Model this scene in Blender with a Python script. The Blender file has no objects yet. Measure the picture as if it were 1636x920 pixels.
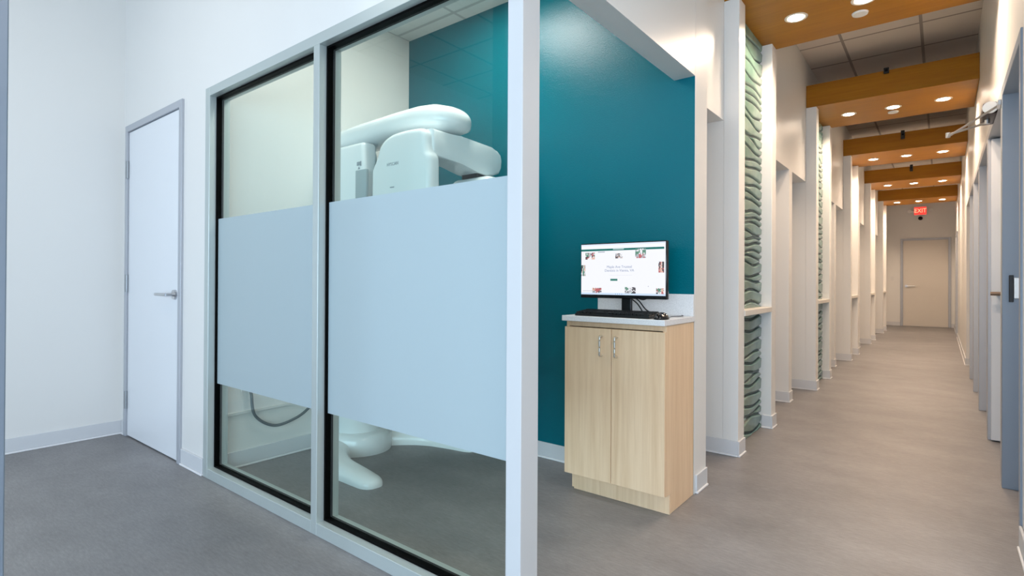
import bpy, bmesh, math, random
from mathutils import Vector, Matrix
random.seed(7)
C = bpy.context.scene.collection
S = bpy.context.scene
PI = math.pi
# ---------------------------------------------------------------- camera
H = 1.13
cd = bpy.data.cameras.new('camera'); cam = bpy.data.objects.new('camera', cd); C.objects.link(cam)
F_PX, YAW, PITCH, ROLL, SY = 867.24, math.radians(38.3338), math.radians(.2457), math.radians(.2893), -14.2476
Fv = Vector((-math.sin(YAW)*math.cos(PITCH), math.cos(YAW)*math.cos(PITCH), math.sin(PITCH)))
R0 = Vector((math.cos(YAW), math.sin(YAW), 0)); U0 = R0.cross(Fv)
Rv = R0*math.cos(ROLL)+U0*math.sin(ROLL); Uv = U0*math.cos(ROLL)-R0*math.sin(ROLL)
cam.matrix_world = Matrix(((Rv.x, Uv.x, -Fv.x, 0), (Rv.y, Uv.y, -Fv.y, 0), (Rv.z, Uv.z, -Fv.z, H), (0, 0, 0, 1)))
cd.sensor_width = 36; cd.lens = F_PX/1636*36; cd.shift_y = SY/1636; cd.clip_start = .02
S.camera = cam
# ---------------------------------------------------------------- world, exposure
S.view_settings.view_transform = 'Standard'; S.view_settings.look = 'None'
S.view_settings.gamma = 1; S.view_settings.use_curve_mapping = False
S.view_settings.exposure = 0.08
w = bpy.data.worlds.new('world'); S.world = w; w.use_nodes = True
w.node_tree.nodes['Background'].inputs[0].default_value = (.55, .75, 1, 1)
w.node_tree.nodes['Background'].inputs[1].default_value = 1.0
# light levels
P_WINDOW, P_TROFFER, P_XRAY, P_SPOT = 322, 9, 19, 64
COOL = (.63, .80, .98); WARM = (1.0, .765, .57); NEUT = (1.0, .90, .77)
def area(name, loc, rot, sx, sy, p, col, spread=PI):
    l = bpy.data.lights.new(name, 'AREA'); l.shape = 'RECTANGLE'; l.size = sx; l.size_y = sy; l.energy = p; l.color = col; l.spread = spread
    o = bpy.data.objects.new(name, l); C.objects.link(o); o.location = loc; o.rotation_euler = rot; return o
area('window_daylight', (.45, -3.62, 1.45), (PI/2, 0, 0), 6.6, 2.3, P_WINDOW, COOL)

# ---------------------------------------------------------------- materials
def mat(name, col, rough=.5, metal=0, spec=.5, emis=None, es=0, build=None):
    m = bpy.data.materials.new(name); m.use_nodes = True; nt = m.node_tree
    b = nt.nodes['Principled BSDF']
    b.inputs['Base Color'].default_value = (*col, 1); b.inputs['Roughness'].default_value = rough
    b.inputs['Metallic'].default_value = metal; b.inputs['Specular IOR Level'].default_value = spec
    if emis: b.inputs['Emission Color'].default_value = (*emis, 1); b.inputs['Emission Strength'].default_value = es
    if build: build(nt, b)
    return m
def coords(nt, scale=(1, 1, 1)):
    g = nt.nodes.new('ShaderNodeNewGeometry'); mp = nt.nodes.new('ShaderNodeMapping'); mp.inputs['Scale'].default_value = scale
    nt.links.new(g.outputs['Position'], mp.inputs['Vector']); return mp.outputs['Vector']
def noise(nt, vec, scale, detail=4, rough=.6):
    n = nt.nodes.new('ShaderNodeTexNoise'); n.inputs['Scale'].default_value = scale; n.inputs['Detail'].default_value = detail
    n.inputs['Roughness'].default_value = rough; nt.links.new(vec, n.inputs['Vector']); return n.outputs['Fac']
def ramp(nt, fac, stops):
    r = nt.nodes.new('ShaderNodeValToRGB'); e = r.color_ramp.elements
    e[0].position, e[0].color = stops[0][0], (*stops[0][1], 1); e[1].position, e[1].color = stops[-1][0], (*stops[-1][1], 1)
    for p, c in stops[1:-1]:
        x = e.new(p); x.color = (*c, 1)
    nt.links.new(fac, r.inputs['Fac']); return r.outputs['Color']
def bump(nt, b, fac, strength, dist):
    k = nt.nodes.new('ShaderNodeBump'); k.inputs['Strength'].default_value = strength; k.inputs['Distance'].default_value = dist
    nt.links.new(fac, k.inputs['Height']); nt.links.new(k.outputs['Normal'], b.inputs['Normal'])
def math_n(nt, op, a, b=None, c=None):
    n = nt.nodes.new('ShaderNodeMath'); n.operation = op
    for i, v in enumerate((a, b, c)):
        if v is None: continue
        if isinstance(v, (int, float)): n.inputs[i].default_value = v
        else: nt.links.new(v, n.inputs[i])
    return n.outputs[0]
def paint(strength, scale=260):
    def f(nt, b): bump(nt, b, noise(nt, coords(nt), scale, 3), strength, .002)
    return f
M = {}
M['white'] = mat('white_paint', (.80, .79, .765), .33, spec=.45, build=paint(.10, 120))
M['white_flat'] = mat('white_flat_paint', (.80, .79, .765), .6, build=paint(.1))
M['teal'] = mat('teal_paint', (.0003, .132, .175), .22, spec=.28, build=paint(.6, 150))
M['base'] = mat('vinyl_base', (.66, .67, .69), .4)
M['basetoe'] = mat('vinyl_base_toe', (.86, .86, .87), .35)
M['post'] = mat('white_satin_metal', (.62, .63, .64), .4)
M['alu'] = mat('grey_aluminium', (.52, .58, .57), .38, metal=.35)
M['alu_door'] = mat('grey_painted_steel', (.44, .46, .50), .35, metal=.1)
M['blue_steel'] = mat('blue_grey_painted_steel', (.26, .31, .38), .38, metal=.1)
M['gasket'] = mat('black_rubber', (.002, .002, .002), .5, spec=.05)
M['door'] = mat('white_laminate', (.80, .82, .85), .35)
M['beigedoor'] = mat('beige_paint', (.70, .65, .58), .45)
M['steel'] = mat('brushed_steel', (.62, .63, .65), .28, metal=1)
M['bronze'] = mat('satin_bronze', (.30, .21, .15), .35, metal=.6)
M['hinge'] = mat('dull_hinge_steel', (.34, .36, .38), .4, metal=.7)
M['nickel'] = mat('satin_nickel', (.70, .69, .66), .3, metal=1)
M['darkmetal'] = mat('dark_bronze', (.06, .045, .045), .4, metal=.6)
M['black'] = mat('black_plastic', (.008, .008, .009), .4)
M['blackgloss'] = mat('black_gloss_plastic', (.006, .006, .008), .18)
M['quartz'] = mat('white_quartz', (.80, .80, .81), .25, build=lambda nt, b: nt.links.new(ramp(nt, noise(nt, coords(nt), 160, 2), [(.3, (.74, .74, .75)), (.6, (.84, .84, .85))]), b.inputs['Base Color']))
M['machine'] = mat('glossy_white_shell', (.90, .93, .94), .16, spec=.6)
M['machine_grey'] = mat('machine_grey', (.36, .44, .47), .3)
M['ink'] = mat('grey_print', (.30, .34, .38), .6)
M['lamp'] = mat('lamp_lens', (1, 1, 1), .5, emis=(1, .84, .68), es=28)
M['troffer'] = mat('troffer_lens', (1, 1, 1), .5, emis=(1, .95, .88), es=3)
M['trimring'] = mat('downlight_ring', (.75, .68, .6), .35)
M['screen'] = mat('screen_white', (.02, .02, .02), .3, emis=(.93, .94, 1), es=.95)
M['plastic'] = mat('white_plastic', (.75, .74, .72), .4)
M['cable'] = mat('grey_cable', (.10, .13, .14), .5)
M['shelf'] = mat('cream_ledge', (.72, .68, .62), .35)
def em(name, col, s=1): return mat(name, (.01, .01, .01), .4, emis=col, es=s)
M['exitface'] = em('exit_face', (1, .035, .025), 1.6)
M['exitletter'] = em('exit_letter', (1, .30, .16), 2.2)
def maple(c0, c1, ang=None):
    def f(nt, b):
        v = coords(nt, (55, 55, 2.2)); a = noise(nt, v, 1.0, 6, .65)
        v2 = coords(nt, (9, 9, .7)); c = noise(nt, v2, 1.0, 3)
        s = math_n(nt, 'ADD', math_n(nt, 'MULTIPLY', a, .6), math_n(nt, 'MULTIPLY', c, .4))
        nt.links.new(ramp(nt, s, [(.36, c0), (.62, c1)]), b.inputs['Base Color'])
    return f
M['maple'] = mat('pale_maple', (.7, .55, .4), .42, build=maple((.76, .52, .315), (.89, .655, .435)))
def beamwood(nt, b):
    a = noise(nt, coords(nt, (3, 60, 60)), 1, 5); c = noise(nt, coords(nt, (.8, 8, 8)), 1, 3)
    s = math_n(nt, 'ADD', math_n(nt, 'MULTIPLY', a, .5), math_n(nt, 'MULTIPLY', c, .5))
    nt.links.new(ramp(nt, s, [(.3, (.29, .108, .003)), (.68, (.40, .168, .007))]), b.inputs['Base Color'])
M['beam'] = mat('honey_plywood', (.5, .25, .06), .45, spec=.25, build=beamwood)
def floor_b(nt, b):
    a = noise(nt, coords(nt, (22, 95, 1)), 1, 6, .75); c = noise(nt, coords(nt, (2.2, 3.4, 1)), 1, 6, .65); d = noise(nt, coords(nt), 260, 2)
    s = math_n(nt, 'ADD', math_n(nt, 'MULTIPLY', a, .45), math_n(nt, 'MULTIPLY', c, .4)); s = math_n(nt, 'ADD', s, math_n(nt, 'MULTIPLY', d, .15))
    nt.links.new(ramp(nt, s, [(.34, (.160, .153, .155)), (.5, (.228, .220, .222)), (.66, (.31, .298, .300))]), b.inputs['Base Color'])
    bump(nt, b, a, .15, .002)
M['floor'] = mat('linen_vinyl_floor', (.3, .29, .28), .42, spec=.4, build=floor_b)
def ceil_b(x0, y0, px, py, tile, bar):
    def f(nt, b):
        g = nt.nodes.new('ShaderNodeNewGeometry'); sp = nt.nodes.new('ShaderNodeSeparateXYZ'); nt.links.new(g.outputs['Position'], sp.inputs[0])
        fx = math_n(nt, 'FRACT', math_n(nt, 'DIVIDE', math_n(nt, 'SUBTRACT', sp.outputs[0], x0-.012-px*40), px))
        fy = math_n(nt, 'FRACT', math_n(nt, 'DIVIDE', math_n(nt, 'SUBTRACT', sp.outputs[1], y0-.012-py*40), py))
        m = math_n(nt, 'MAXIMUM', math_n(nt, 'LESS_THAN', fx, .04), math_n(nt, 'LESS_THAN', fy, .04))
        mx = nt.nodes.new('ShaderNodeMix'); mx.data_type = 'RGBA'; nt.links.new(m, mx.inputs['Factor'])
        mx.inputs['A'].default_value = (*tile, 1); mx.inputs['B'].default_value = (*bar, 1)
        nt.links.new(mx.outputs['Result'], b.inputs['Base Color'])
        bump(nt, b, math_n(nt, 'ADD', math_n(nt, 'MULTIPLY', m, -1), math_n(nt, 'MULTIPLY', noise(nt, coords(nt), 400, 2), .3)), .4, .003)
    return f
M['ceil'] = mat('ceiling_tiles', (.4, .38, .36), .8, build=ceil_b(-.762, 6.13, .615, .61, (.74, .68, .62), (.34, .30, .27)))
M['ceilroom'] = mat('room_ceiling_tiles', (.8, .8, .8), .8, build=ceil_b(-3.33, 2.757, .61, .61, (.80, .80, .78), (.55, .56, .55)))
def glass_b():
    m = bpy.data.materials.new('clear_glass'); m.use_nodes = True; nt = m.node_tree; nt.nodes.clear()
    o = nt.nodes.new('ShaderNodeOutputMaterial'); t = nt.nodes.new('ShaderNodeBsdfTransparent'); g = nt.nodes.new('ShaderNodeBsdfGlossy')
    t.inputs[0].default_value = (.90, .955, .935, 1); g.inputs['Roughness'].default_value = 0.0; g.inputs[0].default_value = (1, 1, 1, 1)
    fr = nt.nodes.new('ShaderNodeFresnel'); fr.inputs[0].default_value = 1.5; mx = nt.nodes.new('ShaderNodeMixShader')
    geo = nt.nodes.new('ShaderNodeNewGeometry')
    k = math_n(nt, 'MULTIPLY', fr.outputs[0], math_n(nt, 'SUBTRACT', 1.0, geo.outputs['Backfacing']))
    nt.links.new(k, mx.inputs[0]); nt.links.new(t.outputs[0], mx.inputs[1]); nt.links.new(g.outputs[0], mx.inputs[2]); nt.links.new(mx.outputs[0], o.inputs[0])
    return m
M['glass'] = glass_b()
def frost_b():
    m = bpy.data.materials.new('frosted_film'); m.use_nodes = True; nt = m.node_tree; nt.nodes.clear()
    o = nt.nodes.new('ShaderNodeOutputMaterial'); d = nt.nodes.new('ShaderNodeBsdfDiffuse'); t = nt.nodes.new('ShaderNodeBsdfTranslucent')
    d.inputs[0].default_value = (.62, .74, .78, 1); t.inputs[0].default_value = (.68, .80, .82, 1)
    mx = nt.nodes.new('ShaderNodeMixShader'); mx.inputs[0].default_value = .38
    g = nt.nodes.new('ShaderNodeBsdfGlossy'); g.inputs['Roughness'].default_value = .45; fr = nt.nodes.new('ShaderNodeFresnel'); m2 = nt.nodes.new('ShaderNodeMixShader')
    nt.links.new(d.outputs[0], mx.inputs[1]); nt.links.new(t.outputs[0], mx.inputs[2])
    nt.links.new(fr.outputs[0], m2.inputs[0]); nt.links.new(mx.outputs[0], m2.inputs[1]); nt.links.new(g.outputs[0], m2.inputs[2]); nt.links.new(m2.outputs[0], o.inputs[0])
    return m
M['frost'] = frost_b()
def tile_b(nt, b):
    a = noise(nt, coords(nt, (1, 6, 6)), 1, 3)
    nt.links.new(ramp(nt, a, [(.3, (.095, .18, .15)), (.7, (.155, .26, .215))]), b.inputs['Base Color'])
M['tile'] = mat('wavy_green_tile', (.2, .3, .26), .22, spec=.6, build=tile_b)

M['groove_shade'] = mat('dark_green_groove_shade', (.02, .055, .05), .35)  # shade in the tile grooves, painted as a darker green
# ---------------------------------------------------------------- object helpers (all shapes given in world coordinates)
WO = {}
def NB(): return bmesh.new()
def bbox_add(bm, lo, hi, bev=0, seg=2):
    r = bmesh.ops.create_cube(bm, size=1); vs = r['verts']
    for v in vs:
        v.co = Vector([lo[i]+(v.co[i]+.5)*(hi[i]-lo[i]) for i in range(3)])
    if bev > 0:
        es = list({e for v in vs for e in v.link_edges})
        bmesh.ops.bevel(bm, geom=es, offset=bev, segments=seg, profile=.5, affect='EDGES')
    return bm
def box(lo, hi, bev=0, seg=2): return bbox_add(NB(), lo, hi, bev, seg)
def cyl(bm, p0, p1, r0, r1=None, n=24, caps=True):
    p0, p1 = Vector(p0), Vector(p1); d = p1-p0; r1 = r0 if r1 is None else r1
    q = d.to_track_quat('Z', 'Y').to_matrix().to_4x4()
    bmesh.ops.create_cone(bm, cap_ends=caps, segments=n, radius1=r0, radius2=r1, depth=d.length, matrix=Matrix.Translation((p0+p1)/2) @ q)
    return bm
def tube(bm, pts, r, n=10):
    pts = [Vector(p) for p in pts]; rings = []
    up = Vector((0, 0, 1))
    for i, p in enumerate(pts):
        t = (pts[min(i+1, len(pts)-1)]-pts[max(i-1, 0)]).normalized()
        a = t.cross(up); a = a if a.length > 1e-3 else t.cross(Vector((0, 1, 0))); a.normalize(); b = t.cross(a).normalized()
        rr = r[i] if isinstance(r, (list, tuple)) else r
        rings.append([bm.verts.new(p+a*math.cos(k*2*PI/n)*rr+b*math.sin(k*2*PI/n)*rr) for k in range(n)])
    for i in range(len(rings)-1):
        for k in range(n): bm.faces.new((rings[i][k], rings[i][(k+1) % n], rings[i+1][(k+1) % n], rings[i+1][k]))
    bm.faces.new(rings[0][::-1]); bm.faces.new(rings[-1]); return bm
def spline(pts, n=10):
    P = [Vector(p) for p in pts]; out = []
    for i in range(len(P)-1):
        a, b, c, d = P[max(i-1, 0)], P[i], P[i+1], P[min(i+2, len(P)-1)]
        for k in range(n):
            t = k/n; out.append(.5*((2*b)+(c-a)*t+(2*a-5*b+4*c-d)*t*t+(3*b-a-3*c+d)*t**3))
    out.append(P[-1]); return out
def prism(bm, prof, axis, a, b, bev=0, seg=3):
    # prof: list of 2-D points in the other two axes (order x,y / x,z / y,z)
    def P(p, c):
        return {'x': (c, p[0], p[1]), 'y': (p[0], c, p[1]), 'z': (p[0], p[1], c)}[axis]
    v0 = [bm.verts.new(P(p, a)) for p in prof]; v1 = [bm.verts.new(P(p, b)) for p in prof]; n = len(prof)
    f0 = bm.faces.new(v0); f1 = bm.faces.new(v1[::-1])
    for i in range(n): bm.faces.new((v0[i], v1[i], v1[(i+1) % n], v0[(i+1) % n]))
    if bev: bmesh.ops.bevel(bm, geom=list(f0.edges)+list(f1.edges), offset=bev, segments=seg, profile=.5, affect='EDGES')
    return bm
def obj(name, bm, m, parent=None, smooth=None, origin=None):
    bmesh.ops.recalc_face_normals(bm, faces=bm.faces)
    if origin is None:
        xs = [v.co.x for v in bm.verts]; ys = [v.co.y for v in bm.verts]; zs = [v.co.z for v in bm.verts]
        origin = ((min(xs)+max(xs))/2, (min(ys)+max(ys))/2, min(zs))
    origin = Vector(origin)
    for v in bm.verts: v.co -= origin
    me = bpy.data.meshes.new(name); bm.to_mesh(me); bm.free()
    if smooth:
        for p in me.polygons: p.use_smooth = len(p.vertices) < 20
        try: me.set_sharp_from_angle(angle=math.radians(smooth))
        except Exception: pass
    me.materials.append(M[m] if isinstance(m, str) else m)
    o = bpy.data.objects.new(name, me); C.objects.link(o)
    if parent: o.parent = parent; o.location = origin-WO[parent.name]
    else: o.location = origin
    WO[o.name] = origin
    return o
def tag(o, label, cat, group=None):
    o['label'] = label; o['category'] = cat
    if group: o['group'] = group
    return o
def thing(name, loc, label, cat, group=None):
    o = bpy.data.objects.new(name, None); C.objects.link(o); o.location = loc; WO[o.name] = Vector(loc); o.empty_display_size = .1
    return tag(o, label, cat, group)
def struct(name, bm, m, **k):
    o = obj(name, bm, m, **k); o['kind'] = 'structure'; return o
def sempty(name, loc):
    o = bpy.data.objects.new(name, None); C.objects.link(o); o.location = loc; WO[o.name] = Vector(loc); o['kind'] = 'structure'; return o
def text_bm(s, size, font_depth=.0005, spacing=1.0):
    cu = bpy.data.curves.new('t', 'FONT'); cu.body = s; cu.size = size; cu.extrude = font_depth; cu.align_x = 'CENTER'; cu.align_y = 'CENTER'; cu.space_character = spacing
    o = bpy.data.objects.new('t', cu); C.objects.link(o); bpy.context.view_layer.update()
    me = bpy.data.meshes.new_from_object(o.evaluated_get(bpy.context.evaluated_depsgraph_get()))
    bm = NB(); bm.from_mesh(me); bpy.data.meshes.remove(me); bpy.data.objects.remove(o); bpy.data.curves.remove(cu); return bm
def text_on_y(s, size, x, y, z, sx=1.0):     # faces -y
    bm = text_bm(s, size)
    for v in bm.verts: v.co = Vector((x+v.co.x*sx, y-v.co.z, z+v.co.y))
    return bm

# ---------------------------------------------------------------- key dimensions
XL, XR, XI = -1.032, .271, -1.13          # fin fronts, right wall, recessed left wall
YP, YP2, YT, YT2 = 1.36, 1.46, 2.874, 3.061
XW, XC = -4.723, -3.33
PER, Y0, LEN, FT = 2.781, 3.677, 1.008, .14
ZS, ZB, ZU, ZH, ZR = 2.988, 3.223, 3.489, 2.202, 3.037
YE = 17.85
# ---------------------------------------------------------------- structure
struct('floor', box((-5.2, -4.0, -.1), (4.6, 18.2, 0)), 'floor')
struct('ceiling', box((-5.2, -4.0, ZU), (4.6, 18.2, ZU+.1)), 'ceil')
struct('ceiling', box((XC, YP2, ZR), (-1.147, YT, ZR+.05)), 'ceilroom')
struct('wall_left', box((XW-.15, -3.7, 0), (XW, YP2, ZU)), 'white')
# partition wall facing the camera, with door hole
bm = NB(); DL, DR, DZ = -4.655, -3.645, 2.24
bbox_add(bm, (XW, YP, 0), (DL, YP2, ZU)); bbox_add(bm, (DL, YP, DZ), (DR, YP2, ZU)); bbox_add(bm, (DR, YP, 0), (-3.332, YP2, ZU)); bbox_add(bm, (-3.332, YP, 2.232), (XL, YP2, ZU))
struct('wall_front', bm, 'white')
struct('wall_front', box((-1.093, 1.354, 0), (XL, 1.447, 2.232), .003), 'post')
struct('wall_xray_left', box((XC-.12, YP2, 0), (XC, YT, ZU)), 'white')
struct('wall_teal', box((XC, YT, 0), (XL-.002, YT+.002, ZU)), 'teal')
struct('wall_end_stub', box((XC, YT+.0025, 0), (XL, YT2, ZU)), 'white')
bm = box((-1.147, YP2, 2.233), (XL, YT, ZU)); struct('wall_header', bm, 'white')
# recessed left hall wall with openings
bm = NB(); bbox_add(bm, (-1.25, YT2, ZH), (XI, 15.9, ZU))
struct('wall_left_upper', bm, 'white')
for k in range(5):
    y = Y0+k*PER
    struct('wall_left_bay', box((-3.3, y, 0), (XI, y+LEN, ZH)), 'white')
    if k < 4: struct('wall_left_divider', box((-3.3, y+1.973, 0), (XI, y+2.103, ZH)), 'white')
    for q in (0, LEN-FT+.005):
        struct('trim_fin', box((XI, y+q, 0), (XL, y+q+FT-.005, ZS), .003), 'white')
struct('wall_far_left', box((-1.35, Y0+4*PER+LEN, 0), (-1.2, YE, ZU)), 'white')
struct('wall_rooms_back', box((-3.45, YT2, 0), (-3.3, 16, ZU)), 'white')
struct('ceiling', box((-3.3, YT2, 2.6), (-1.25, 16, 2.7)), 'ceilroom')
struct('wall_end', box((-1.9, YE, 0), (1.2, YE+.15, ZU)), 'white_flat')
# right wall: five framed openings in one run, one plain opening, one framed door near the end
OPEN = [(3.22, 4.05, ), (4.15, 5.24), (5.34, 6.40), (6.50, 7.45), (7.55, 8.44), (8.62, 9.80), (14.75, 15.75)]
bm = NB(); ys = 2.6
for i, (a, b) in enumerate(OPEN):
    a, b = (a, b) if i == 5 else (a-.05, b+.05)
    if a-ys > .011: bbox_add(bm, (XR+.002, ys, 0), (XR+.14, a, ZU))
    else: bbox_add(bm, (XR+.002, ys, 2.231), (XR+.14, a, ZU))
    bbox_add(bm, (XR+.002, a, ZH if i == 5 else 2.231), (XR+.14, b, ZU)); ys = b
bbox_add(bm, (XR+.002, ys, 0), (XR+.14, YE, ZU))
struct('wall_right', bm, 'white')
struct('wall_right_return', box((XR+.14, 2.6, 0), (4.15, 2.72, ZU)), 'white')
struct('wall_far_right', box((4.0, -3.7, 0), (4.15, 2.6, ZU)), 'white')
struct('wall_right_rooms', box((1.3, 2.8, 0), (1.42, 18, ZU)), 'white')
# back wall with the big window the daylight comes through
bm = NB(); bbox_add(bm, (XW, -3.7, 0), (4, -3.55, .3)); bbox_add(bm, (XW, -3.7, 2.6), (4, -3.55, ZU)); bbox_add(bm, (XW, -3.7, .3), (-2.85, -3.55, 2.6)); bbox_add(bm, (3.75, -3.7, .3), (4, -3.55, 2.6))
struct('wall_back', bm, 'white')
wd = sempty('window_2', (.45, -3.6, .3)); bm = NB()
for x in (-2.85, -1.22, .42, 2.05, 3.69): bbox_add(bm, (x, -3.6, .3), (x+.06, -3.5, 2.6))
for z in (.3, 2.54): bbox_add(bm, (-2.79, -3.6, z), (3.69, -3.5, z+.06))
obj('window_frame', bm, 'alu', wd)
# baseboards
def baseb(side, lo, hi, d, n):
    # lo,hi along wall; d: plane position; n: 'x+','x-','y-'
    t = .010
    def bx(z0, z1, th):
        if n == 'y-': return ((lo, d-th, z0), (hi, d, z1))
        if n == 'x+': return ((d, lo, z0), (d+th, hi, z1))
        return ((d-th, lo, z0), (d, hi, z1))
    o = struct('baseboard_'+side, box(*bx(.012, .10, t), .002, 1), 'base')
    q = obj('base_toe', box(*bx(0.0005, .0115, t+.006), .002, 1), 'basetoe', o)
baseb('left', -3.5, YP, XW, 'x+')
baseb('front', XW+.017, DL-.002, YP, 'y-'); baseb('front', DR+.002, -3.337, YP, 'y-')
baseb('xray_left', YP2+.02, YT-.02, XC, 'x+'); baseb('teal', XC+.017, -1.61, YT, 'y-')
baseb('stub', YT+.02, YT2, XL, 'x+')
for k in range(5):
    y = Y0+k*PER
    baseb('bay', -1.9, XL, y, 'y-'); baseb('bay', y-.01, y+FT-.005, XL, 'x+')
    baseb('bay', XI+.03, XL, y+LEN-FT+.005, 'y-'); baseb('bay', y+LEN-FT-.005, y+LEN, XL, 'x+')
    if k < 4: baseb('divider', -1.9, XI, y+1.973, 'y-'); baseb('divider', y+1.963, y+2.103, XI, 'x+')
baseb('end', -1.2, -.86, YE, 'y-'); baseb('end', .20, XR, YE, 'y-'); baseb('far_left', 15.85, YE-.02, -1.2, 'x+')
for a, b in ((2.6, 3.165), (9.8, 14.69), (15.81, YE-.02)): baseb('right', a, b, XR, 'x-')
baseb('right_return', XR-.008, XR+.14, 9.8, 'y-')

# ---------------------------------------------------------------- glazed partition (window_1)
W1 = sempty('window_1', (-2.2, 1.41, 0))
def fr(lo, hi): return box(lo, hi, .0015, 1)
FY0, FY1 = 1.354, 1.468
obj('window_frame', fr((-3.332, FY0, 0), (-3.278, FY1, 2.232)), 'alu', W1)
obj('window_frame', fr((-3.278, FY0, 2.182), (-1.093, FY1, 2.232)), 'alu', W1)
obj('mullion', fr((-2.214, FY0, 0), (-2.169, FY1, 2.182)), 'alu', W1)
obj('sill', fr((-3.278, FY0, 0), (-2.214, FY1, .056)), 'alu', W1)
obj('sill', fr((-2.169, FY0, 0), (-1.093, FY1, .056)), 'alu', W1)
for a, b in ((-3.278, -2.214), (-2.169, -1.093)):
    g = obj('glass_pane', box((a+.010, 1.405, .066), (b-.010, 1.413, 2.172)), 'glass', W1)
    bm = NB(); e = .010
    for x0, x1, z0, z1 in ((a, a+e, .056, 2.182), (b-e, b, .056, 2.182), (a+e, b-e, .056, .056+e), (a+e, b-e, 2.182-e, 2.182)):
        bbox_add(bm, (x0, 1.391, z0), (x1, 1.430, z1))
    obj('glazing_gasket', bm, 'gasket', W1)
    f = obj('frosted_film', box((a+.0102, 1.4025, .535), (b-.0102, 1.4045, 1.481)), 'frost', W1); f['label'] = 'pale blue frosted privacy band'

# ---------------------------------------------------------------- white door on the left (door_1)
D1 = sempty('door_1', ((DL+DR)/2, YP, 0)); bm = NB()
for lo, hi in (((DL, 1.345, 0), (DL+.045, 1.46, DZ)), ((DR-.045, 1.345, 0), (DR, 1.46, DZ)), ((DL+.045, 1.345, DZ-.045), (DR-.045, 1.46, DZ))): bbox_add(bm, lo, hi, .002, 1)
obj('door_frame', bm, 'alu_door', D1)
lf = obj('door_leaf', box((DL+.050, 1.357, .008), (DR-.049, 1.400, DZ-.049), .002, 1), 'door', D1)
for z in (1.86, 1.04, .20):
    bm = NB(); cyl(bm, (DL+.047, 1.349, z), (DL+.047, 1.349, z+.125), .009, n=14); bbox_add(bm, (DL+.028, 1.341, z), (DL+.05, 1.346, z+.125))
    for i in range(1, 5): cyl(bm, (DL+.047, 1.349, z+i*.025-.001), (DL+.047, 1.349, z+i*.025+.001), .0102, n=14)
    obj('hinge', bm, 'hinge', D1, smooth=40)
def lever(parent, x, y, z, sgn, L=.125, m='steel', nrm=-1):
    bm = NB(); cyl(bm, (x, y, z), (x, y+nrm*.014, z), .032, .030, n=32); cyl(bm, (x, y+nrm*.014, z), (x, y+nrm*.055, z), .011, n=16)
    tube(bm, spline([(x-sgn*.006, y+nrm*.055, z), (x+sgn*.03, y+nrm*.058, z), (x+sgn*L*.7, y+nrm*.056, z), (x+sgn*L, y+nrm*.052, z)], 5), .0098, 12)
    return obj('lever_handle', bm, m, parent, smooth=50)
lever(D1, -3.755, 1.357, 1.037, -1, .175)
# ---------------------------------------------------------------- end door (door_2)
D2 = sempty('door_2', (-.33, YE, 0)); bm = NB(); a, b, zt = -.80, .143, 2.265
for lo, hi in (((a-.055, YE-.03, 0), (a, YE, zt+.055)), ((b, YE-.03, 0), (b+.055, YE, zt+.055)), ((a, YE-.03, zt), (b, YE, zt+.055))): bbox_add(bm, lo, hi, .003, 1)
obj('door_frame', bm, 'alu_door', D2)
obj('door_leaf', box((a+.004, YE-.012, .008), (b-.004, YE-.001, zt-.004)), 'beigedoor', D2)
lever(D2, -.725, YE-.012, 1.06, 1, .19)
# ---------------------------------------------------------------- right-hand door run
for i, (a, b) in enumerate(OPEN[:5]):
    D = sempty('door_%d' % (i+3), (XR+.05, (a+b)/2, 0)); bm = NB(); fm = 'blue_steel' if i == 0 else 'alu_door'
    for lo, hi in (((XR-.006, a-.05, 0), (XR+.145, a, 2.23)), ((XR-.006, b, 0), (XR+.145, b+.05 if i < 4 else b+.05, 2.23)), ((XR-.006, a, 2.18), (XR+.145, b, 2.23))):
        bbox_add(bm, lo, hi, .002, 1)
    o = obj('door_frame', bm, fm, D)
    if i == 1:
        lf = obj('door_leaf', box((XR+.012, b-.046, .01), (XR+.95, b-.004, 2.17), .002, 1), 'door', D)
        bm = NB(); cyl(bm, (.315, b-.046, 1.06), (.315, b-.10, 1.06), .010, n=14); cyl(bm, (.345, b-.10, 1.06), (.274, b-.10, 1.06), .013, n=14)
        h = obj('lever_handle', bm, 'bronze', lf, smooth=40)
    else:
        lf = obj('door_leaf', box((XR+.098, a+.004, .01), (XR+.14, b-.004, 2.17), .002, 1), 'door', D)
    if i == 0:
        bm = box((.292, b-.012, 1.030), (.311, b-.001, 1.178), .002, 1); obj('strike_lip', bm, 'black', D)
        obj('strike_plate', box((.312, b-.010, 1.05), (.362, b-.001, 1.165), .002, 1), 'nickel', D)
D = sempty('door_8', (XR+.05, 15.25, 0)); bm = NB(); a, b = OPEN[6]
for lo, hi in (((XR-.02, a-.05, 0), (XR+.145, a, 2.23)), ((XR-.02, b, 0), (XR+.145, b+.05, 2.23)), ((XR-.02, a, 2.18), (XR+.145, b, 2.23))): bbox_add(bm, lo, hi, .002, 1)
obj('door_frame', bm, 'alu_door', D); obj('door_leaf', box((XR+.05, a+.004, .01), (XR+.09, b-.004, 2.17)), 'beigedoor', D)
bm = box((XR+.0, b-.06, 1.0), (XR+.05, b-.004, 1.2)); obj('latch', bm, 'black', D)

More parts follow.
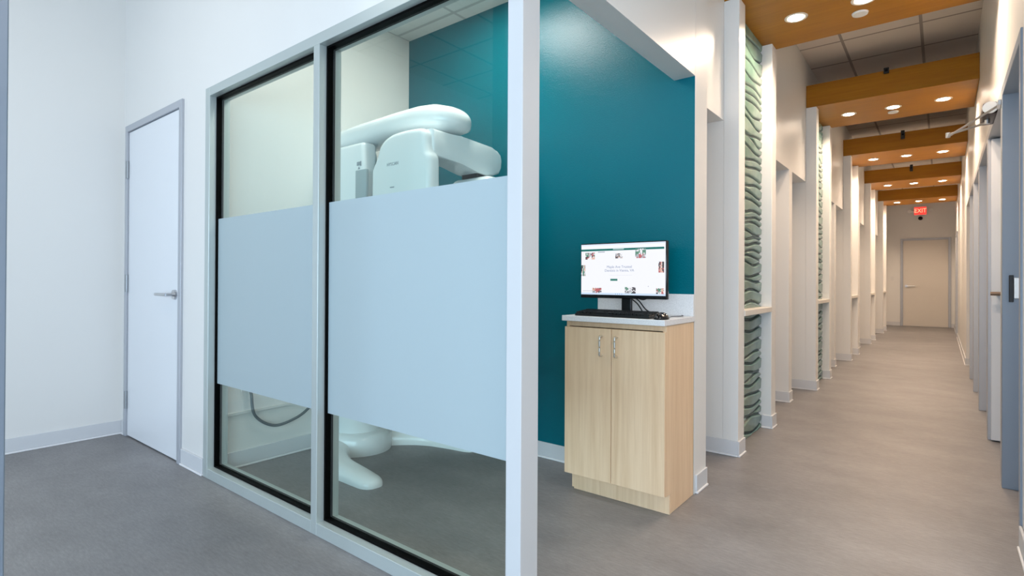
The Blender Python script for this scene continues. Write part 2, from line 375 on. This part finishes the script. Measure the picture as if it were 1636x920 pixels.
# ---------------------------------------------------------------- beams and downlights
ORD = ['nearest', 'second nearest', 'middle', 'fourth', 'farthest']
for k in range(5):
    y = Y0+k*PER; y1 = y+LEN
    t = thing('ceiling_beam', ((XI+XR)/2, y+LEN/2, ZS), 'honey brown plywood box beam, %s of the five across the corridor ceiling' % ORD[k], 'beam', 'plywood beams across the corridor')
    # soffit with the edges of the box; the front, back and lid are boards
    obj('soffit_board', box((XI+.001, y, ZS), (XR-.001, y1, ZS+.02), .001, 1), 'beam', t)
    obj('front_board', box((XI+.001, y, ZS+.02), (XR-.001, y+.02, ZB), .001, 1), 'beam', t)
    obj('back_board', box((XI+.001, y1-.02, ZS+.02), (XR-.001, y1, ZB), .001, 1), 'beam', t)
    for j, x in enumerate((-.80, -.40, .015)):
        yl = 4.205+k*2.765; side = ('left', 'middle', 'right')[j]
        d = thing('recessed_downlight', (x, yl, ZS-.004), 'lit round downlight, %s of three in the %s plywood beam' % (side, ORD[k]), 'downlight', 'downlights in the plywood beams')
        bm = NB(); n = 32; pr = [(.052, -.001), (.062, -.006), (.072, -.004), (.074, -.0005)]
        rings = [[bm.verts.new((x+r*math.cos(q*2*PI/n), yl+r*math.sin(q*2*PI/n), ZS+z)) for q in range(n)] for r, z in pr]
        for i in range(3):
            for q in range(n): bm.faces.new((rings[i][q], rings[i][(q+1) % n], rings[i+1][(q+1) % n], rings[i+1][q]))
        obj('trim_ring', bm, 'trimring', d, smooth=60)
        bm = NB(); cyl(bm, (x, yl, ZS-.0045), (x, yl, ZS-.001), .051, n=32); obj('lens', bm, 'lamp', d)
        l = bpy.data.lights.new('downlight', 'SPOT'); l.energy = P_SPOT; l.color = WARM; l.spot_size = math.radians(154); l.spot_blend = .45; l.shadow_soft_size = .05
        lo = bpy.data.objects.new('downlight_glow', l); C.objects.link(lo); lo.location = (x, yl, ZS-.012)
for (x, y, lb) in ((-.44, 4.40, 'nearest'), (-.41, 7.156, 'second nearest')):
    bm = NB(); cyl(bm, (x, y, ZS-.001), (x, y, ZS-.012), .05, .046, n=32)
    tag(obj('smoke_detector', bm, 'plastic', smooth=40), 'small flat cream disc beside middle downlight under the %s plywood beam' % lb, 'detector', 'cream discs under the beams')
for k, x, z0, z1 in ((1, -.425, 3.19, 3.245), (2, -.42, 3.125, 3.245), (3, -.42, 3.13, 3.25)):
    y = Y0+k*PER-.0005
    t = thing('beam_sensor', (x, y-.012, z0), 'small black sensor clipped on the front top edge of the %s plywood beam' % ORD[k], 'sensor', 'black sensors on the beams')
    obj('sensor_body', box((x-.022, y-.024, z0), (x+.022, y, z1), .004, 2), 'black', t)
    bm = NB(); cyl(bm, (x, y-.024, (z0+z1)/2), (x, y-.030, (z0+z1)/2), .012, n=16); obj('sensor_lens', bm, 'blackgloss', t)

# ---------------------------------------------------------------- wavy tile panels and ledges in the bays
def wavy(y0, y1, z0, z1, seed, A=.020):
    rnd = random.Random(seed); gs = []; z = z0-.05; ph = rnd.random()*6
    while z < z1+.12:
        gs.append((z, rnd.uniform(.010, .020), ph, rnd.uniform(8, 11))); z += rnd.choice((.042, .055, .065, .08, .09)); ph += rnd.uniform(-.55, .8)
    ny, nz = 60, int((z1-z0)/.0032); bm = NB(); grid = []; deep = {}
    for i in range(nz+1):
        zz = z0+(z1-z0)*i/nz; row = []
        for j in range(ny+1):
            yy = y0+(y1-y0)*j/ny; cs = sorted(g[0]+g[1]*math.sin(g[2]+g[3]*yy) for g in gs)
            lo = max([c for c in cs if c <= zz], default=zz-.05); hi = min([c for c in cs if c > zz], default=zz+.05)
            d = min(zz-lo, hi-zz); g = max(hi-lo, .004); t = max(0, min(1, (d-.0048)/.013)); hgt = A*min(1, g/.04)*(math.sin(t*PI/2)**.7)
            lean = .006*((zz-lo)/g-.5)
            e = min(1, (yy-y0)/.012, (y1-yy)/.012)
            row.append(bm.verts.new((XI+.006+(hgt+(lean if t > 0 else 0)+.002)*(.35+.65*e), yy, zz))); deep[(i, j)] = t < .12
        grid.append(row)
    for i in range(nz):
        for j in range(ny):
            f = bm.faces.new((grid[i][j], grid[i][j+1], grid[i+1][j+1], grid[i+1][j]))
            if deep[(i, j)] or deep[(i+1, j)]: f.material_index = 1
    # skirts back to the wall
    rim = [grid[0][j] for j in range(ny+1)]+[grid[i][ny] for i in range(1, nz+1)]+[grid[nz][j] for j in range(ny-1, -1, -1)]+[grid[i][0] for i in range(nz-1, 0, -1)]
    bk = [bm.verts.new((XI+.0005, v.co.y, v.co.z)) for v in rim]; n = len(rim)
    for i in range(n): bm.faces.new((rim[i], bk[i], bk[(i+1) % n], rim[(i+1) % n]))
    return bm
for k in range(5):
    y = Y0+k*PER; a, b = y+FT-.004, y+LEN-FT+.004
    if k < 2:
        nm = ('nearer', 'farther')[k]
        o = tag(obj('tile_panel', wavy(a+.001, b-.001, .944, ZS-.004, 11+k), 'tile', smooth=70), 'tall wavy green tile panel above the ledge of the %s tiled bay' % nm, 'tile panel', 'wavy green tile panels'); o.data.materials.append(M['groove_shade'])
        o = tag(obj('tile_panel', wavy(a+.001, b-.001, .004, .904, 21+k), 'tile', smooth=70), 'short wavy green tile panel below the ledge of the %s tiled bay' % nm, 'tile panel', 'wavy green tile panels'); o.data.materials.append(M['groove_shade'])
    bm = box((XI+.001, a+.001, .905), (XL+.006, b-.001, .943), .003, 2)
    tag(obj('wall_ledge', bm, 'shelf'), 'narrow cream ledge spanning two white pilasters, %s of five down the corridor' % ORD[k], 'ledge', 'ledges between the pilasters')

# ---------------------------------------------------------------- door closer
t = thing('door_closer', (.23, 4.6, 2.2), 'silver surface door closer with folded arm above the right doors', 'door closer')
obj('closer_body', box((.196, 4.34, 2.155), (.264, 4.66, 2.225), .012, 3), 'darkmetal', t, smooth=50)
bm = NB(); cyl(bm, (.230, 4.341, 2.19), (.230, 4.332, 2.19), .037, n=28)
for v in bm.verts: v.co.z = 2.19+(v.co.z-2.19)*.95
obj('end_cap', bm, 'nickel', t, smooth=40)
bm = NB(); tube(bm, [(.225, 4.50, 2.155), (.225, 4.50, 2.130)], .014); tube(bm, [(.225, 4.50, 2.138), (.035, 4.79, 2.155)], .008, 8); obj('main_arm', bm, 'steel', t, smooth=50)
bm = NB(); tube(bm, [(.035, 4.79, 2.168), (.035, 4.79, 2.135)], .013); tube(bm, [(.035, 4.79, 2.142), (.262, 4.16, 2.155)], .007, 8); obj('fore_arm', bm, 'steel', t, smooth=50)
obj('arm_bracket', box((.250, 4.10, 2.14), (.264, 4.20, 2.17), .002), 'steel', t)

# ---------------------------------------------------------------- exit sign, dome camera, switch at the corridor end
t = thing('exit_sign', (-.432, YE-.03, 2.92), 'small lit red exit sign with twin emergency heads on end wall', 'exit sign')
obj('sign_housing', box((-.57, YE-.045, 2.925), (-.295, YE-.001, 3.145), .006), 'plastic', t)
obj('sign_face', box((-.56, YE-.049, 2.935), (-.305, YE-.0455, 3.135)), 'exitface', t)
obj('sign_lettering', text_on_y('EXIT', .155, -.432, YE-.0505, 3.035, .80), 'exitletter', t)
for s in (-1, 1):
    bm = NB(); tube(bm, [(-.432+s*.145, YE-.03, 3.03), (-.432+s*.20, YE-.04, 3.04)], .012); cyl(bm, (-.432+s*.215, YE-.02, 3.045), (-.432+s*.225, YE-.075, 3.03), .035, .045, n=20)
    obj('emergency_head', bm, 'plastic', t, smooth=50)
t = thing('dome_camera', (-.43, YE-.03, 2.8), 'small black dome camera on end wall under the exit sign', 'camera')
bm = NB(); cyl(bm, (-.43, YE, 2.84), (-.43, YE-.03, 2.84), .065, n=28); obj('mount_ring', bm, 'plastic', t, smooth=40)
bm = NB(); bmesh.ops.create_uvsphere(bm, u_segments=24, v_segments=12, radius=.05, matrix=Matrix.Translation((-.43, YE-.035, 2.84))); obj('dome', bm, 'blackgloss', t, smooth=60)
t = thing('light_switch', (-1.04, YE, 1.2), 'small white light switch on end wall left of the beige door', 'switch')
obj('switch_plate', box((-1.075, YE-.008, 1.2), (-1.005, YE, 1.315), .002), 'plastic', t); obj('rocker', box((-1.055, YE-.014, 1.225), (-1.025, YE-.008, 1.29), .002), 'plastic', t)

# ---------------------------------------------------------------- cabinet, countertop
CX0, CX1 = -1.597, -1.033; YD = 2.484
t = thing('base_cabinet', ((CX0+CX1)/2, 2.68, 0), 'pale maple two-door base cabinet against the teal wall', 'cabinet')
bm = prism(NB(), [(YD+.020, .10), (YD+.020, .919), (YT-.004, .919), (YT-.004, .002), (2.564, .002), (2.564, .10)], 'x', CX1-.018, CX1); obj('side_panel', bm, 'maple', t)
bm = prism(NB(), [(YD+.020, .10), (YD+.020, .919), (YT-.004, .919), (YT-.004, .002), (2.564, .002), (2.564, .10)], 'x', CX0, CX0+.018); obj('side_panel', bm, 'maple', t)
bm = NB(); bbox_add(bm, (CX0+.018, YD+.022, .10), (CX1-.018, YT-.01, .118)); bbox_add(bm, (CX0+.018, YD+.022, .893), (CX1-.018, YD+.04, .919)); bbox_add(bm, (CX0+.018, YT-.02, .118), (CX1-.018, YT-.004, .919)); obj('carcass', bm, 'maple', t)
obj('toe_kick', box((-1.575, 2.548, .001), (CX1-.0005, 2.563, .10)), 'maple', t)
for a, b, hx in ((CX0, -1.3195, -1.369), (-1.3165, CX1, -1.284)):
    d = obj('door', box((a, YD, .103), (b, YD+.019, .889), .0012, 1), 'maple', t)
    bm = NB(); tube(bm, spline([(hx, YD, .850), (hx, YD-.022, .850), (hx, YD-.030, .842), (hx, YD-.030, .80), (hx, YD-.030, .760), (hx, YD-.022, .752), (hx, YD, .752)], 5), .0048, 10)
    obj('handle', bm, 'nickel', d, smooth=60)
t = thing('countertop', ((CX0+CX1)/2, 2.68, .92), 'white quartz counter slab with backsplash on the maple cabinet', 'countertop')
obj('slab', box((-1.607, 2.468, .9205), (XL+.004, YT-.001, .949), .002), 'quartz', t)
obj('backsplash', box((-1.607, YT-.016, .9495), (XL, YT-.001, 1.066), .0015), 'quartz', t)

# ---------------------------------------------------------------- monitor
t = thing('computer_monitor', (-1.355, 2.72, .949), 'flat black monitor showing a white web page on the counter', 'monitor')
mx0, mx1, mz0, mz1, my = -1.611, -1.101, 1.040, 1.345, 2.668
obj('bezel', box((mx0, my, mz0), (mx1, my+.032, mz1), .004), 'blackgloss', t, smooth=40)
sc = obj('screen', box((mx0+.005, my-.0012, mz0+.019), (mx1-.006, my-.0002, mz1-.006)), 'screen', t)
sx0, sx1, sz0, sz1 = mx0+.005, mx1-.006, mz0+.019, mz1-.006; SW, SHh = sx1-sx0, sz1-sz0
def cell(u0, v0, u1, v1, m, name, dy=.0004, par=sc):    # u,v in screen fractions, v downwards
    return obj(name, box((sx0+u0*SW, my-.0014-dy, sz1-v1*SHh), (sx0+u1*SW, my-.0013, sz1-v0*SHh)), m, par)
em('page_green', (.0, .14, .12)); G = lambda n, c, s=1: bpy.data.materials.get(n) or em(n, c, s)
cell(.0, .0, 1, .028, G('page_tabs', (.72, .78, .90)), 'browser_bar'); cell(0, .095, .985, .135, G('page_green', (0, .2, .18)), 'page_banner')
cell(.40, .100, .53, .118, G('page_pale', (.45, .62, .62)), 'banner_caption', .0006)
cell(0, .962, 1, 1, G('page_task', (.60, .74, .92)), 'task_bar')
bm = NB()
for i in range(4): bbox_add(bm, (sx0+SW*(.43+i*.024), my-.0020, sz0+SHh*.012), (sx0+SW*(.438+i*.024), my-.0015, sz0+SHh*.026))
obj('task_icons', bm, G('page_icon', (.10, .25, .55)), sc)
cell(.215, .150, .30, .166, G('page_grey', (.35, .38, .45)), 'page_menu'); cell(.37, .685, .455, .725, G('page_pill', (.04, .20, .16)), 'page_button')
cell(.355, .615, .63, .619, G('page_line', (.7, .7, .75)), 'page_rule'); cell(.02, .925, .17, .932, G('page_grey', 0), 'page_note'); cell(.81, .82, .816, .832, G('page_dot', (.08, .1, .2)), 'cursor_mark')
tm = G('page_text', (.30, .36, .50))
obj('page_heading', text_on_y('Maple Ave Trusted', .0198, sx0+SW*.475, my-.0016, sz1-SHh*.455, .98), tm, sc); obj('page_heading', text_on_y('Dentists in Vienna, VA', .0195, sx0+SW*.475, my-.0016, sz1-SHh*.525, .98), tm, sc)
skin, red, grn, drk, gry, wht = G('pic_skin', (.75, .48, .40)), G('pic_red', (.50, .14, .15)), G('pic_green', (.12, .27, .20)), G('pic_dark', (.07, .06, .07)), G('pic_grey', (.45, .46, .50)), G('pic_white', (.85, .85, .88))
pics = [(.055, .165, .175, .30, (grn, gry, red, drk, wht, skin)), (.43, .195, .515, .29, (gry, drk, wht, drk, skin, gry)), (.665, .115, .785, .295, (grn, wht, grn, gry, red, gry)),
        (0, .41, .055, .63, (drk, grn, skin, wht, grn, gry)), (.925, .37, .985, .57, (drk, skin, drk, red, skin, drk)), (.145, .865, .26, .965, (skin, red, red, gry, red, drk)),
        (.545, .845, .67, .965, (grn, wht, drk, gry, gry, drk)), (.90, .86, .985, .965, (grn, grn, skin, drk, wht, red))]
rnd = random.Random(3)
for (u0, v0, u1, v1, cols) in pics:
    p = cell(u0, v0, u1, v1, wht, 'page_picture')
    by = {}
    for i in range(9):
        for j in range(7):
            if rnd.random() < .12: continue
            m = cols[(i//3+3*(j//4)) % 6] if rnd.random() < .65 else rnd.choice(cols); a0, b0 = u0+(u1-u0)*i/9, v0+(v1-v0)*j/7
            bm = by.setdefault(m.name, NB())
            bbox_add(bm, (sx0+SW*a0, my-.0023, sz1-SHh*(b0+(v1-v0)/7)), (sx0+SW*(a0+(u1-u0)/9), my-.0019, sz1-SHh*b0))
    bmz = NB()
    # one mesh with several materials
    o = None; me = bpy.data.meshes.new('picture_patches'); base = Vector((sx0, my, sz0)); idx = []; mats = []
    for nm, b_ in by.items():
        n0 = len(bmz.faces); tmp = bpy.data.meshes.new('tmp'); b_.to_mesh(tmp); b_.free(); bmz.from_mesh(tmp); bpy.data.meshes.remove(tmp)
        idx += [len(mats)]*(len(bmz.faces)-n0); mats.append(bpy.data.materials[nm])
    o = obj('picture_patches', bmz, mats[0], sc)
    for m in mats[1:]: o.data.materials.append(m)
    for f, i in zip(o.data.polygons, idx): f.material_index = i
obj('stand_neck', box((-1.372, 2.70, .962), (-1.315, 2.722, 1.10), .004), 'black', t)
obj('stand_base', box((-1.44, 2.655, .9495), (-1.25, 2.815, .961), .004), 'black', t)
bm = NB(); tube(bm, spline([(-1.335, 2.72, 1.06), (-1.30, 2.76, 1.03), (-1.27, 2.79, .98), (-1.24, 2.82, .956)], 8), .0035, 8); tube(bm, spline([(-1.31, 2.71, 1.055), (-1.27, 2.75, 1.035), (-1.24, 2.76, 1.05), (-1.22, 2.72, 1.06)], 8), .0035, 8)
tube(bm, spline([(-1.345, 2.73, 1.05), (-1.315, 2.78, 1.01), (-1.29, 2.80, .96)], 8), .0035, 8)
obj('cables', bm, 'black', t, smooth=60)
# ---------------------------------------------------------------- keyboard and mouse
t = thing('keyboard', (-1.32, 2.565, .949), 'slim black keyboard lying in front of the monitor', 'keyboard')
bm = prism(NB(), [(2.495, .950), (2.495, .962), (2.635, .976), (2.635, .950)], 'x', -1.542, -1.118, .002, 1); obj('keyboard_body', bm, 'black', t)
bm = NB()
for r in range(5):
    yy = 2.503+r*.0245; z = .9628+(yy-2.495)*.1
    for c in range(19):
        x = -1.537+c*.0219
        if r == 0 and 4 <= c <= 8: continue
        bbox_add(bm, (x, yy, z-.001), (x+.0185, yy+.0205, z+.0075))
    if r == 0: bbox_add(bm, (-1.537+4*.0219, yy, z-.001), (-1.537+9*.0219-.004, yy+.0205, z+.0075))
obj('keycaps', bm, 'black', t)
t = thing('computer_mouse', (-1.07, 2.515, .949), 'small black mouse beside the keyboard on the counter edge', 'mouse')
bm = NB(); bmesh.ops.create_uvsphere(bm, u_segments=28, v_segments=16, radius=1)
for v in bm.verts:
    x, y, z = v.co; v.co = Vector((-1.068+x*.032, 2.528+y*.056, .9495+max(0, z)*(.034 if y > 0 else .030)))
bmesh.ops.remove_doubles(bm, verts=bm.verts, dist=1e-5); obj('mouse_shell', bm, 'blackgloss', t, smooth=50)
bm = NB(); cyl(bm, (-1.073, 2.485, .974), (-1.065, 2.485, .974), .008, n=18); obj('scroll_wheel', bm, 'black', t, smooth=40)
bm = NB(); tube(bm, spline([(-1.069, 2.572, .957), (-1.07, 2.62, .9535), (-1.085, 2.70, .9535), (-1.06, 2.78, .9535), (-1.09, 2.845, .9535)], 8), .0018, 6); obj('mouse_cord', bm, 'black', t, smooth=60)
bm = NB(); bbox_add(bm, (-1.25, 2.70, .9495), (-1.045, 2.84, .953), .001, 1)

bm.free()
# ---------------------------------------------------------------- dental x-ray machine behind the glass
def soft_prism(prof, y0, y1, r, steps=6):
    # slab in the x-z plane with rounded front and back rims; profile runs clockwise seen from -y
    n = len(prof); nrm = []
    for i in range(n):
        a, b = Vector(prof[i-1]), Vector(prof[(i+1) % n]); d = (b-a).normalized(); nrm.append(Vector((d.y, -d.x)))
    bm = NB(); rings = []
    def ring(off, y): rings.append([bm.verts.new((prof[i][0]+nrm[i].x*off, y, prof[i][1]+nrm[i].y*off)) for i in range(n)])
    for k in range(steps+1):
        a = PI/2*k/steps; ring(r*(1-math.sin(a)), y0+r*(1-math.cos(a)))
    for k in range(steps, -1, -1):
        a = PI/2*k/steps; ring(r*(1-math.sin(a)), y1-r*(1-math.cos(a)))
    for i in range(len(rings)-1):
        for q in range(n): bm.faces.new((rings[i][q], rings[i][(q+1) % n], rings[i+1][(q+1) % n], rings[i+1][q]))
    bm.faces.new(rings[0]); bm.faces.new(rings[-1][::-1]); return bm
t = thing('dental_xray_machine', (-3.1, 2.27, 0), 'glossy white dental panoramic x-ray machine behind the glass', 'x-ray machine')
bm = NB()    # base: disc and two tapering feet, grown as one smooth solid
def blob_disc(cx, cy, r, h, n=40):
    prof = [(r*.0, h), (r*.80, h), (r*.93, h-.008), (r, h-.035), (r*1.01, .02), (r*.99, 0)]
    rings = [[bm.verts.new((cx+p*math.cos(q*2*PI/n), cy+p*math.sin(q*2*PI/n), z)) for q in range(n)] for p, z in prof[1:]]
    for i in range(len(rings)-1):
        for q in range(n): bm.faces.new((rings[i][q], rings[i][(q+1) % n], rings[i+1][(q+1) % n], rings[i+1][q]))
    bm.faces.new(rings[0]); bm.faces.new(rings[-1][::-1])
blob_disc(-3.09, 2.25, .215, .135)
obj('base', bm, 'machine', t, smooth=50)
def foot(path):
    bm = NB(); pts = spline([(x, y, 0) for x, y, w, h in path], 6); n = 16; m = len(path)-1; rings = []
    for i, p in enumerate(pts):
        f = i/6; a = min(int(f), m-1); u = f-a; wd = path[a][2]*(1-u)+path[a+1][2]*u; hh = path[a][3]*(1-u)+path[a+1][3]*u
        tdir = (pts[min(i+1, len(pts)-1)]-pts[max(i-1, 0)]).normalized(); nn = Vector((-tdir.y, tdir.x, 0))
        ring = []
        for q in range(n+1):
            ang = PI*q/n; ring.append(bm.verts.new(p+nn*math.cos(ang)*wd+Vector((0, 0, .001+hh*(math.sin(ang)**.7)))))
        rings.append(ring)
    for i in range(len(rings)-1):
        for q in range(n): bm.faces.new((rings[i][q], rings[i][q+1], rings[i+1][q+1], rings[i+1][q]))
        bm.faces.new((rings[i][0], rings[i+1][0], rings[i+1][n], rings[i][n]))
    bm.faces.new(rings[0]); bm.faces.new(rings[-1][::-1]); return bm
obj('foot', foot([(-3.10, 2.12, .10, .11), (-2.98, 1.98, .095, .10), (-2.80, 1.90, .085, .085), (-2.60, 1.88, .078, .068), (-2.47, 1.872, .070, .055), (-2.425, 1.868, .050, .042), (-2.408, 1.866, .02, .02)]), 'machine', t, smooth=60)
obj('foot', foot([(-3.08, 2.42, .10, .12), (-2.94, 2.56, .095, .11), (-2.78, 2.635, .075, .085), (-2.60, 2.665, .06, .06), (-2.49, 2.672, .05, .045), (-2.445, 2.674, .035, .032), (-2.43, 2.675, .015, .015)]), 'machine', t, smooth=60)
bm = NB(); cyl(bm, (-3.11, 2.25, .135), (-3.11, 2.25, .40), .158, n=40); bbox_add(bm, (-3.27, 2.20, .38), (-3.03, 2.36, 2.03), .05, 4)
obj('column', bm, 'machine', t, smooth=45)
# carriage head on the column
bm = box((-3.285, 2.10, 1.30), (-2.865, 2.215, 2.015), .030, 5); obj('carriage', bm, 'machine', t, smooth=50)
bm = box((-2.925, 2.085, 1.40), (-2.815, 2.108, 1.83), .006); p = obj('control_panel', bm, 'machine_grey', t, smooth=40); p['label'] = 'grey control screen on the column'
bm = NB(); bbox_add(bm, (-2.888+.0, 2.097, 1.858), (-2.882+.02-.02, 2.0995, 1.888)); bbox_add(bm, (-2.925, 2.097, 1.862), (-2.888, 2.0995, 1.885)); prism(bm, [(-2.915, 1.838), (-2.893, 1.838), (-2.904, 1.855)], 'y', 2.097, 2.0995); obj('warning_label', bm, 'ink', t)
# top arm: a long rounded slab reaching from the column over the patient
bm = NB(); N = 26; rings = []
st = [(-3.32, .02, .01), (-3.30, .10, .055), (-3.15, .145, .075), (-2.9, .150, .076), (-2.6, .155, .080), (-2.42, .160, .085), (-2.30, .155, .084), (-2.21, .125, .070), (-2.165, .075, .045), (-2.152, .015, .010)]
zc = [2.085, 2.085, 2.09, 2.093, 2.094, 2.088, 2.078, 2.065, 2.055, 2.05]
for (x, wy, hz), z in zip(st, zc):
    rings.append([bm.verts.new((x, 2.27+wy*math.copysign(abs(math.cos(q*2*PI/N))**.75, math.cos(q*2*PI/N)), z+hz*math.copysign(abs(math.sin(q*2*PI/N))**.8, math.sin(q*2*PI/N)))) for q in range(N)])
for i in range(len(rings)-1):
    for q in range(N): bm.faces.new((rings[i][q], rings[i][(q+1) % N], rings[i+1][(q+1) % N], rings[i+1][q]))
bm.faces.new(rings[0]); bm.faces.new(rings[-1][::-1]); obj('overhead_arm', bm, 'machine', t, smooth=70)
# rotor: near head (wide), bridge along the corridor direction, far head
prof = [(-2.695, 1.20)]+[(p.x, p.y) for p in spline([(-2.695, 1.76, 0), (-2.690, 1.80, 0), (-2.662, 1.84, 0), (-2.640, 1.88, 0), (-2.620, 1.925, 0), (-2.57, 1.965, 0), (-2.49, 1.986, 0), (-2.36, 1.988, 0), (-2.26, 1.978, 0), (-2.222, 1.945, 0), (-2.216, 1.885, 0), (-2.206, 1.845, 0), (-2.190, 1.815, 0), (-2.186, 1.77, 0)], 4)]+[(-2.186, 1.20)]
bm = soft_prism(prof, 2.03, 2.125, .034)
h = obj('rotor_head', bm, 'machine', t, smooth=60)
obj('head_lettering', text_on_y('HYSCAN', .026, -2.489, 2.029, 1.805, 1.0), 'ink', h)
obj('status_lamp', box((-2.51, 2.0275, 1.668), (-2.475, 2.0298, 1.674)), 'ink', h)
bm = prism(NB(), [(2.08, 1.978), (2.30, 1.978), (2.58, 1.966), (2.64, 1.958), (2.675, 1.935), (2.685, 1.90), (2.68, 1.85), (2.655, 1.812), (2.60, 1.792), (2.53, 1.785), (2.45, 1.790), (2.38, 1.803), (2.31, 1.817), (2.22, 1.824), (2.08, 1.824)], 'x', -2.37, -2.204, .018, 4)
obj('rotor_bridge', bm, 'machine', t, smooth=50)
bm = box((-2.44, 2.43, 1.20), (-2.10, 2.60, 1.768), .055, 5); obj('sensor_head', bm, 'machine', t, smooth=55)
bm = box((-2.35, 2.46, 1.764), (-2.22, 2.57, 1.80), .004); obj('sensor_joint_shadow', bm, 'black', t)  # joint coloured black to stand in for the shadow line below the bridge
bm = NB(); tube(bm, spline([(-3.0, 2.30, 1.30), (-2.75, 2.30, 1.22), (-2.45, 2.30, 1.18)], 6), .04, 14); bbox_add(bm, (-2.50, 2.22, 1.16), (-2.40, 2.38, 1.26), .02, 3); obj('chin_rest', bm, 'machine', t, smooth=60)
bm = NB(); tube(bm, spline([(-3.315, 1.605, .475), (-3.295, 1.612, .44), (-3.30, 1.64, .30), (-3.30, 1.76, .215), (-3.29, 1.90, .235), (-3.29, 2.00, .29), (-3.30, 2.06, .36), (-3.30, 2.08, .44)], 8), .009, 8)
tag(obj('power_cable', bm, 'cable', smooth=60), 'dark grey cable drooping from wall outlet to the x-ray machine', 'cable')
t = thing('wall_outlet', (-3.325, 1.60, .44), 'small grey outlet on the wall inside the x-ray room', 'outlet')
obj('outlet_plate', box((-3.3298, 1.565, .45), (-3.322, 1.645, .565), .002), 'plastic', t); obj('plug', box((-3.322, 1.588, .462), (-3.305, 1.622, .50), .003), 'cable', t)
tag(obj('wall_raceway', box((-3.3298, YP2+.01, .318), (-3.318, 2.6, .334), .002), 'plastic'), 'thin white raceway running low along the x-ray room wall', 'raceway')

# ---------------------------------------------------------------- ceiling lights of the rooms
def troffer(x, y, z, sx, sy, p, col, label):
    t = thing('ceiling_light', (x, y, z), label, 'ceiling light')
    bm = NB()
    for lo, hi in (((x-sx/2-.02, y-sy/2-.02, z-.012), (x+sx/2+.02, y-sy/2, z-.001)), ((x-sx/2-.02, y+sy/2, z-.012), (x+sx/2+.02, y+sy/2+.02, z-.001)), ((x-sx/2-.02, y-sy/2, z-.012), (x-sx/2, y+sy/2, z-.001)), ((x+sx/2, y-sy/2, z-.012), (x+sx/2+.02, y+sy/2, z-.001))): bbox_add(bm, lo, hi)
    obj('light_frame', bm, 'plastic', t); obj('diffuser', box((x-sx/2, y-sy/2, z-.006), (x+sx/2, y+sy/2, z-.001)), 'troffer', t)
    area('troffer_glow', (x, y, z-.015), (0, 0, 0), sx, sy, p, col)
troffer(-3.0, -.1, ZU, .6, .6, P_TROFFER, NEUT, 'lit white square ceiling panel over the left of the front room')
troffer(1.3, .9, ZU, .6, 1.2, 30, (1, .86, .72), 'lit white ceiling panel over the right of the front room')
troffer(-2.24, 2.22, ZR, .52, .52, P_XRAY, (1, .97, .92), 'lit square ceiling panel inside the x-ray room')
# metal doorway post at the left edge of the view
tag(obj('doorway_post', box((-2.135, .262, 0), (-2.035, .312, ZU-.001), .003, 1), 'blue_steel'), 'full height grey metal post cut off by the left photo edge', 'post')
